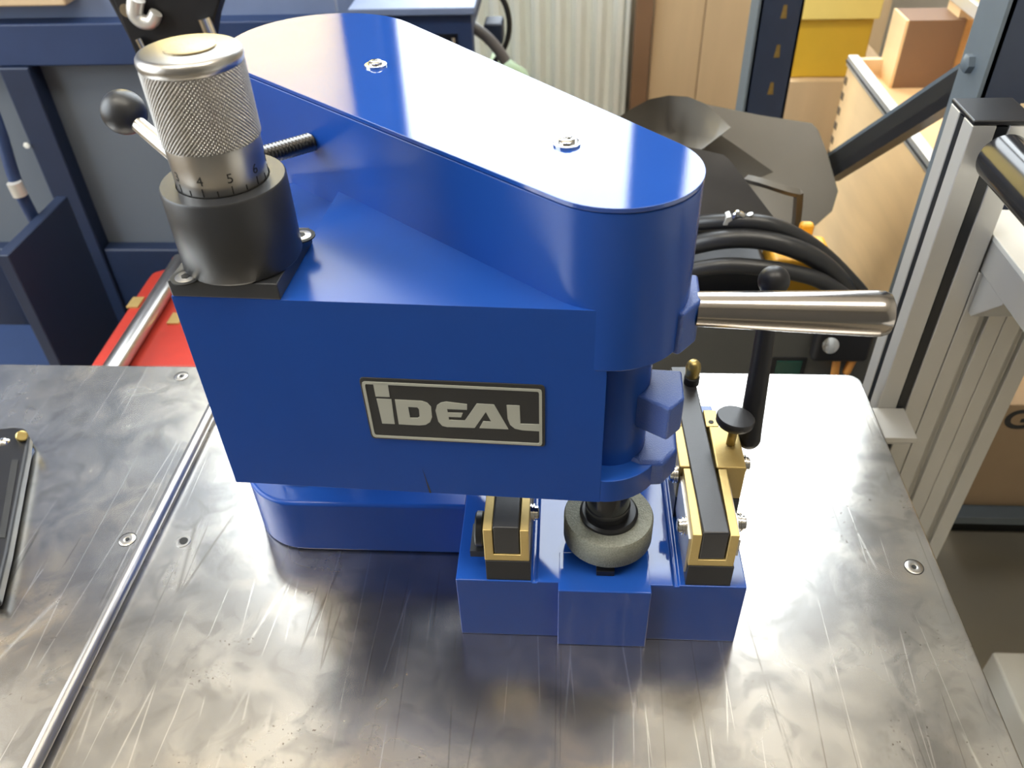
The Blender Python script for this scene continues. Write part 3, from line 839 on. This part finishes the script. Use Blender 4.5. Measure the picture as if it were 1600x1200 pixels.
MB().box((.60, 1.37, .0), (.64, 1.42, .126)).build('corner_foot', 'ply', cr2)

gb = thing('cardboard_box', 'brown cardboard box marked with a handwritten G on lower shelf', 'box', (.62, .80, SZ))
G0 = Vector((0.4052, 0.7400, -0.1105))
MB().box((.44, .735, SZ), (.86, .865, -.135)).build('carton', 'card', gb, bevel=0.002)
bm = text_mesh('G', .040, .0002, .0009)
gc = (0.5260, 0.7345, -0.1707)
for v in bm.verts:
    v.co = Vector((gc[0] + v.co.x * 1.15, .7347 + v.co.z, gc[2] + v.co.y))
b = MB(); b.bm.free(); b.bm = bm
b.build('letter', 'ink', gb)
tag(MB().box((.80, 1.16, ZF), (1.5, 1.45, ZF + .11)).build('shade_floor_box', 'ink', bevel=.004), 'flat black box added on the floor as the shade under the rack shelf', 'box')  # black box added for the dark shade under the shelf
lb = thing('floor_crate', 'pale grey plastic crate on the floor below the shelf', 'crate', (.9, .55, ZF))
MB().box((.55, .25, ZF), (1.2, .62, -.45)).build('crate_body', 'white', lb, bevel=0.004)

yb = thing('yellow_bin', 'yellow plastic bin with pale lid behind the far rack post', 'bin', (.50, 1.62, -.2))
a = (0.4205, 1.6000, -0.0720); c = (0.5547, 1.6000, -0.0732)
MB().box((.42, 1.6, a[2]), (.555, 1.85, a[2] + .107)).build('bin_body', 'yellow', yb, bevel=0.004)
MB().box((.412, 1.59, a[2] + .107), (.560, 1.86, a[2] + .150)).build('bin_lid', 'yellow_pale', yb, bevel=0.003)
tag(MB().box((.40, 1.58, ZF), (.62, 1.90, a[2])).build('tall_carton', 'tan'), 'tall tan carton under the yellow bin behind the rack post', 'box')

# ------------------------------------------------------------------ sheet metal hood and welding set behind the table
wd = thing('welding_set', 'charcoal welding power source with small green display behind the table', 'machine', (.23, .90, ZF))
MB().box((.06, .790, ZF + .05), (.275, 1.10, -.035)).build('housing', 'welder', wd, bevel=0.006)
MB().box((.06, .745, ZF + .05), (.345, .790, -.035)).build('front_panel', 'welder', wd, bevel=0.004)
dc = (0.2544, 0.7445, -0.0923)
MB().box((dc[0] - .014, .7425, dc[2] - .010), (dc[0] + .014, .7455, dc[2] + .010)).build('display', 'green_lcd', wd)
MB().box((dc[0] - .019, .7435, dc[2] - .014), (dc[0] + .019, .7455, dc[2] + .014)).build('display_bezel', 'black_satin', wd)
for x in (.10, .24):
    for y in (.78, 1.05):
        MB().cyl((x - .012, y, ZF + .035), (x + .012, y, ZF + .035), .035, seg=24).build('wheel', 'rubber', wd)
sp = (0.2841, 0.7350, -0.0452)
MB().box((sp[0] - .012, .728, sp[2] - .028), (sp[0] + .05, .745, sp[2] + .015)).build('strap_pouch', 'black_satin', wd, bevel=.006)
MB().lathe([(0, 0), (.007, .001), (.009, .004), (0, .006)], (sp[0] + .003, .728, sp[2] - .002), (0, -1, 0.4), 20).build('buckle', 'chrome', wd)
for px, q in (((0.3042, 0.7350, -0.0941), (0.3012, 0.7350, -0.0642)), ((0.3162, 0.7350, -0.0911), (0.3203, 0.7350, -0.0666))):
    MB().cyl(px, q, .0045, seg=12).build('pouch_tab', 'rust', wd)

oc = thing('orange_case', 'orange plastic case lying under the black cables', 'case', (.25, .90, -.035))
MB().box((.232, .802, -.035), (.300, .862, .012)).build('case_body', 'orange', oc, bevel=.006)
MB().box((.268, .850, .012), (.284, .862, .030)).build('case_grip', 'orange', oc, bevel=.004)

hd = thing('sheet_metal_hood', 'bent grey sheet-metal hood with a welded handle resting behind cables', 'hood', (.22, 1.0, -.03))
MB().sheet([(0.1300, 1.0800, 0.0903), (0.1810, 1.0800, 0.0797), (0.2557, 1.0700, 0.0677), (0.3159, 1.0500, 0.0652), (0.3228, 1.0400, 0.0600), (0.3339, 1.0200, 0.0386), (0.3452, 0.9800, 0.0052), (0.3368, 0.9600, -0.0112), (0.3144, 0.9400, -0.0201), (0.2952, 0.9300, -0.0253), (0.2698, 0.9300, -0.0236), (0.2177, 0.9500, -0.0240), (0.1540, 1.0200, -0.0432)], .003).build('back_sheet', 'hood', hd)
rows = [[(0.0514, 0.9800, 0.0940), (0.0806, 1.0200, 0.0972), (0.1065, 1.0500, 0.0985), (0.1316, 1.0600, 0.0995), (0.1547, 1.0500, 0.1014), (0.1724, 1.0200, 0.1038), (0.1876, 0.9800, 0.1012), (0.1937, 0.9500, 0.1025)],
        [(0.0559, 0.9700, 0.0747), (0.0877, 1.0300, 0.0569), (0.1151, 1.0600, 0.0501), (0.1372, 1.0700, 0.0475), (0.1539, 1.0500, 0.0541), (0.1660, 1.0100, 0.0676), (0.1768, 0.9700, 0.0798), (0.1785, 0.9400, 0.0951)],
        [(0.0600, 0.9500, 0.0547), (0.0917, 1.0000, 0.0329), (0.1157, 1.0200, 0.0262), (0.1343, 1.0200, 0.0306), (0.1474, 1.0000, 0.0441), (0.1542, 0.9700, 0.0619), (0.1581, 0.9400, 0.0786), (0.1603, 0.9200, 0.0907)]]
MB().grid(rows, .003).build('rolled_flap', 'hood', hd, smooth=80)
MB().sheet([(0.0810, 0.8700, 0.1257), (0.1178, 0.8700, 0.1175), (0.1461, 0.8700, 0.1122), (0.1723, 0.8650, 0.1077), (0.1790, 0.8600, 0.1040), (0.2078, 0.8400, 0.0744), (0.2420, 0.8200, 0.0383), (0.1553, 0.8200, 0.0301), (0.0853, 0.8500, 0.0473)], .003).build('front_sheet', 'hood_shaded', hd)
MB().tube([(0.2111, 0.9000, 0.0619), (0.2202, 0.8700, 0.0725), (0.2474, 0.8600, 0.0674), (0.2606, 0.8600, 0.0642)], .0050, seg=4, sub=2).build('handle', 'hood', hd)
MB().tube([(0.2603, 0.8600, 0.0658), (0.2695, 0.8800, 0.0314), (0.2837, 0.9200, -0.0126)], .0055, seg=4, sub=2).build('handle', 'hood', hd)

def cable(label, pts, r):
    return tag(MB().tube(pts, r, seg=14, sub=8).build('welding_cable', 'rubber'), label, 'cable', 'cables coiled on the welding set')
cable('black welding cable, the topmost arc, with a silver clamp on it', [(0.1011, 0.8400, 0.0201), (0.1325, 0.8200, 0.0461), (0.1694, 0.8000, 0.0618), (0.2074, 0.7900, 0.0658), (0.2431, 0.7900, 0.0522), (0.2819, 0.7900, 0.0257), (0.3303, 0.7900, -0.0217), (0.3612, 0.8000, -0.0651)], .0085)
cable('thick black welding cable arching second from the top', [(0.1006, 0.8200, 0.0068), (0.1321, 0.8000, 0.0303), (0.1691, 0.7850, 0.0487), (0.2047, 0.7800, 0.0517), (0.2380, 0.7750, 0.0454), (0.2712, 0.7750, 0.0284), (0.3057, 0.7800, -0.0069), (0.3318, 0.7900, -0.0583)], .0105)
cable('black welding cable arching lowest, just above the steel handle', [(0.0996, 0.7900, -0.0082), (0.1312, 0.7750, 0.0140), (0.1690, 0.7650, 0.0285), (0.2081, 0.7600, 0.0294), (0.2424, 0.7600, 0.0233), (0.2745, 0.7600, 0.0123), (0.3124, 0.7650, -0.0169), (0.3348, 0.7700, -0.0484)], .0085)
tag(MB().box((.10, .80, -.0345), (.230, .90, .004)).build('cable_plug', 'black_satin', bevel=.01), 'black plug block half hidden between the black cables', 'plug')
ck = thing('cable_clamp', 'small silver screw clamp on the topmost black cable', 'clamp', (0.1813, 0.7950, 0.0676))
MB().prism([(0.1679, 0.7900, 0.0627), (0.1707, 0.7900, 0.0718), (0.1745, 0.7900, 0.0733), (0.1799, 0.7900, 0.0628)], (0, .012, 0)).build('clamp_plate', 'alu_bright', ck)
MB().tube([(0.1773, 0.7900, 0.0718), (0.1804, 0.7900, 0.0778), (0.1877, 0.7900, 0.0733), (0.1877, 0.7900, 0.0643)], .0025, seg=8).build('clamp_loop', 'chrome', ck)
MB().tube([(0.1939, 0.7900, 0.0763), (0.1965, 0.7900, 0.0681), (0.1919, 0.7900, 0.0628)], .003, seg=8).build('clamp_wing', 'chrome', ck)

# ------------------------------------------------------------------ left background
cab = thing('blue_cabinet', 'blue steel frame cabinet with grey panels at the back left', 'cabinet', (-.75, 1.35, ZF))
MB().box((-1.5, 1.2, .098), (-.33, 1.24, .158)).build('rail', 'blue_dull', cab, bevel=.003)
MB().box((-.842, 1.195, ZF), (-.795, 1.24, .098)).build('post', 'blue_shaded', cab, bevel=.003)
MB().box((-.375, 1.2, ZF), (-.33, 1.24, .098)).build('post', 'blue_dull', cab, bevel=.003)
MB().box((-1.5, 1.2, ZF), (-1.455, 1.24, .098)).build('post', 'blue_dull', cab, bevel=.003)
MB().box((-.795, 1.225, -.213), (-.375, 1.235, .098)).build('panel', 'grey_panel', cab)
MB().box((-1.455, 1.225, -.213), (-.842, 1.235, .098)).build('panel', 'grey_panel', cab)
MB().box((-1.5, 1.23, .158), (-.33, 1.245, .42)).build('back_board', 'blue_grey', cab)
MB().box((-.795, 1.2, ZF), (-.375, 1.24, -.213)).build('lower_drawer', 'blue_shaded', cab, bevel=.004)
MB().box((-1.455, 1.2, ZF), (-.842, 1.24, -.213)).build('lower_drawer', 'blue_shaded', cab, bevel=.004)
MB().box((-.655, 1.190, -.275), (-.60, 1.2, -.262)).build('drawer_pull', 'grey_panel', cab)
MB().tube([(-0.8769, 1.1900, -0.2395), (-0.8600, 1.1900, -0.2227), (-0.8337, 1.1900, -0.2137)], .006, seg=10).build('drawer_pull', 'grey_panel', cab)
for q in ((-0.8456, 1.1930, -0.0210), (-0.8465, 1.1930, -0.1527), (-0.8152, 1.1980, -0.3057)):
    MB().lathe([(0, 0), (.005, 0), (.005, .002), (0, .003)], q, (0, -1, 0), 6).build('bolt', 'white', cab)
MB().box((-1.45, 1.19, .184), (-.70, 1.231, .21)).build('shelf_strip', 'tan', cab, bevel=.003)

tc_ = thing('added_cabinet', 'unseen tall dark blue cabinet added to darken table reflections, in the back left corner', 'cabinet', (-1.85, 1.95, ZF))  # unseen cabinet added to darken the table's reflection at back left
MB().box((-2.3, 1.62, ZF), (-1.40, 2.25, 2.0)).build('cabinet_body', 'blue_dull', tc_, bevel=.004)
for x0, x1 in ((-2.28, -1.855), (-1.845, -1.42)):
    d_ = MB().box((x0, 1.60, ZF + .05), (x1, 1.62, 1.97)).build('door', 'blue_dull', tc_, bevel=.003)
    MB().box(((x0 + x1) / 2 + .1, 1.585, .4), ((x0 + x1) / 2 + .12, 1.60, .55)).build('handle', 'chrome', d_)
bp = thing('blue_housing', 'dark blue sheet-steel machine housing at the far left edge', 'housing', (-.80, 1.0, ZF))
MB().box((-.712, .860, ZF), (-.695, 1.02, -.020)).build('side_plate', 'blue_shaded', bp, bevel=.002)
MB().box((-1.10, .92, ZF), (-.712, 1.10, -.30)).build('body', 'blue_dull', bp, bevel=.004)
MB().tube([(-0.7345, 1.0000, 0.1453), (-0.7224, 0.9800, 0.0910), (-0.7241, 0.9700, 0.0250), (-0.7212, 0.9700, -0.0317), (-0.7388, 1.0000, -0.0946)], .008, seg=14).build('pipe', 'blue_dull', bp)
MB().cyl((-0.7208, 0.9620, 0.0290), (-0.7199, 0.9620, 0.0106), .0095, seg=18).build('pipe_coupling', 'alu_bright', bp)

bk = thing('folding_stand', 'black folding stand leg with a silver hook in front of blue rail', 'stand', (-.45, 1.05, ZF))
MB().prism([(-0.5580, 1.0500, 0.2422), (-0.4136, 1.0500, 0.2400), (-0.4352, 1.0500, 0.2036), (-0.4502, 1.0500, 0.1691), (-0.4813, 1.0500, 0.1414), (-0.5325, 1.0500, 0.1403), (-0.5493, 1.0500, 0.1567)], (0, .03, 0)).build('hinge_plate', 'black_satin', bk, bevel=.003)
MB().tube([(-0.5646, 1.0600, 0.2542), (-0.5466, 1.0600, 0.1773), (-0.5410, 1.0600, 0.1369), (-0.5066, 1.0600, -0.0344)], .008, seg=10).build('leg', 'black_satin', bk)
MB().cyl((-0.4464, 1.0450, 0.2067), (-0.4379, 1.0450, 0.1524), .008, seg=16).build('strut', 'chrome', bk)
MB().cyl((-0.5357, 1.0430, 0.1840), (-0.5302, 1.0430, 0.1572), .0045, seg=12).build('strut', 'chrome', bk)
MB().tube([(-0.5214, 1.0400, 0.2312), (-0.5283, 1.0400, 0.2151), (-0.5234, 1.0400, 0.2054), (-0.5115, 1.0400, 0.2044), (-0.5018, 1.0400, 0.2148)], lambda t: .0105 - .003 * t, seg=12).build('hook', 'alu_bright', bk)
MB().lathe([(.003, 0), (.008, 0), (.008, .004), (.003, .004)], (-0.5408, 1.0480, 0.2168), (0, -1, 0), 20).build('washer', 'chrome', bk)
MB().prism([(-0.4778, 1.0600, 0.1662), (-0.4600, 1.0600, 0.1700), (-0.4223, 1.0600, -0.0345), (-0.4409, 1.0600, -0.0345)], (0, .012, 0)).build('leg', 'black_satin', bk)
MB().cyl((-0.5066, 1.0600, -0.0344), (-.40, 1.06, ZF), .008, seg=10).build('leg', 'black_satin', bk)
MB().box((-.47, 1.04, ZF), (-.33, 1.08, ZF + .02)).build('foot', 'black_satin', bk)

rd = thing('red_trolley', 'red steel trolley deck low behind the table on the left', 'trolley', (-.50, .90, ZF))
MB().prism([(-0.5824, 0.7654, -0.1200), (-0.5898, 0.9597, -0.1200), (-0.5893, 0.9816, -0.1200), (-0.5713, 0.9938, -0.1200), (-0.5778, 1.0257, -0.1200), (-0.4338, 1.0340, -0.1200), (-0.3580, 0.7697, -0.1200)], (0, 0, -.04)).build('deck', 'red', rd, bevel=.004)
MB().box((-.55, .80, ZF), (-.51, .84, -.16)).build('leg', 'red', rd)
MB().box((-.42, .80, ZF), (-.38, .84, -.16)).build('leg', 'red', rd)
MB().box((-.50, .96, ZF), (-.46, 1.0, -.16)).build('leg', 'red', rd)
for q in ((-0.5805, 0.9023, -0.1190), (-0.5104, 0.8658, -0.1190)):
    MB().box((q[0] - .008, q[1] - .012, -.1199), (q[0] + .008, q[1] + .012, -.1175)).build('clip', 'brass', rd)
tag(MB().cyl((-.537, .70, -.1070), (-.545, .99, -.1070), .0125, seg=24, ch=.001).build('steel_tube', 'rod'), 'bright steel tube lying lengthwise on the red trolley', 'tube')

bb = thing('blue_bench', 'small blue bench with light top edge, behind the grinder cover', 'bench', (-.29, 1.8, ZF))
MB().box((-.406, 1.595, .050), (-.170, 2.0, .064)).build('bench_top', 'blue_grey', bb, bevel=.003)
MB().box((-.398, 1.605, .015), (-.178, 2.0, .050)).build('apron', 'blue_dull', bb)
MB().box((-.205, 1.605, ZF), (-.178, 1.64, .015)).build('leg', 'blue_dull', bb)
MB().box((-.398, 1.605, ZF), (-.372, 1.64, .015)).build('leg', 'blue_dull', bb)
MB().box((-.372, 1.66, ZF + .3), (-.205, 1.67, .015)).build('back_panel', 'navy', bb)
MB().cyl((-.214, 1.600, -.03), (-.214, 1.600, .01), .004, seg=10).build('bolt', 'chrome', bb)
tag(MB().box((-.60, 1.75, ZF), (-.42, 1.95, .20)).build('locker', 'blue_grey', bevel=.004), 'pale blue steel locker between cabinet and small bench', 'locker')

hs = tag(MB().tube([(-0.2055, 1.7500, -0.0107), (-0.1838, 1.7500, -0.0209), (-0.1586, 1.7500, -0.0414), (-0.1397, 1.7500, -0.0647), (-0.1271, 1.7500, -0.0857)], .0115, seg=14).build('grey_hose', 'hose'), 'thick grey hose end sticking out beside the blue bench', 'hose')
tag(MB().tube([(-0.1533, 1.8500, 0.0335), (-0.1304, 1.8500, -0.0021), (-0.1235, 1.8500, -0.0436), (-0.1331, 1.8500, -0.0835), (-0.1601, 1.8500, -0.1244), (-0.1770, 1.8500, -0.1811)], .006, seg=10).build('black_hose', 'rubber'), 'thin black hose hanging in a loop before the radiator', 'hose')
tub = thing('waste_bin', 'dark bin holding pale green plastic bag beside small blue bench', 'bin', (-.14, 1.95, ZF))
MB().lathe([(0, 0), (.07, 0), (.085, .50), (.075, .50), (.065, .03), (0, .03)], (-.15, 1.98, ZF), seg=32).build('bin_body', 'hose', tub)
bgm = MB().lathe([(0, .40), (.066, .42), (.078, .52), (.072, .60), (.05, .66), (.02, .70), (0, .70)], (-.15, 1.98, ZF), seg=28)
for v in bgm.bm.verts:
    v.co += Vector((math.sin(v.co.z * 90 + v.co.y * 60), math.cos(v.co.x * 70), math.sin(v.co.x * 60))) * .006
bgm.build('bin_bag', 'green_bag', tub, smooth=80)
tag(MB().box((-.175, 1.80, -.07), (-.135, 1.86, -.025)).build('dark_pouch', 'navy', bevel=.006), 'small dark blue pouch hanging at the end of small bench', 'pouch')

# radiator under the window: pressed ribs
rad = thing('radiator', 'white ribbed panel radiator under the window on the back wall', 'radiator', (-.15, 2.30, -.70))
b = MB()
x = -.52
pl = []
while x < .13:
    pl += [(x, 2.262), (x + .013, 2.236), (x + .026, 2.236), (x + .041, 2.262)]
    x += .053
pl += [(.150, 2.262), (.150, 2.33), (-.52, 2.33)]
b.plan(pl, -.72, -.02)
b.build('ribbed_panel', 'radiator', rad)
MB().box((.150, 2.236, -.725), (.162, 2.335, -.015)).build('side_panel', 'radiator', rad, bevel=.003)
MB().box((-.52, 2.25, -.02), (.162, 2.335, -.012)).build('top_grille', 'radiator', rad)
for x in (-.35, .0):
    MB().box((x, 2.33, -.5), (x + .03, 2.4, -.45)).build('wall_bracket', 'radiator', rad)

tag(MB().box((.172, 2.20, ZF), (.215, 2.235, .6)).build('timber_batten', 'ply_brown_shaded', bevel=.002), 'upright brown timber batten at right side of the radiator', 'timber')
tag(MB().box((.220, 2.22, ZF), (.345, 2.24, .6)).build('wall_board', 'tan', bevel=.001), 'tan upright board next to the brown batten', 'board')
tag(MB().box((.347, 2.215, ZF), (.80, 2.24, .6)).build('wall_board', 'tan', bevel=.001), 'wide tan upright board behind the far rack post', 'board')

# two unseen fill panels added under the ceiling to brighten upward faces
for x in (-.95, .95):
    cl_ = thing('fill_panel', 'unseen ceiling fill panel added on the %s side above the table' % ('left' if x < 0 else 'right'), 'fill_light', (x, -.1, ZC), 'added fill panels')
    MB().box((x - .66, -.46, ZC - .05), (x + .66, .26, ZC)).build('fill_housing', 'white', cl_)
    MB().box((x - .62, -.42, ZC - .056), (x + .62, .22, ZC - .051)).build('diffuser', 'fill_glow', cl_)
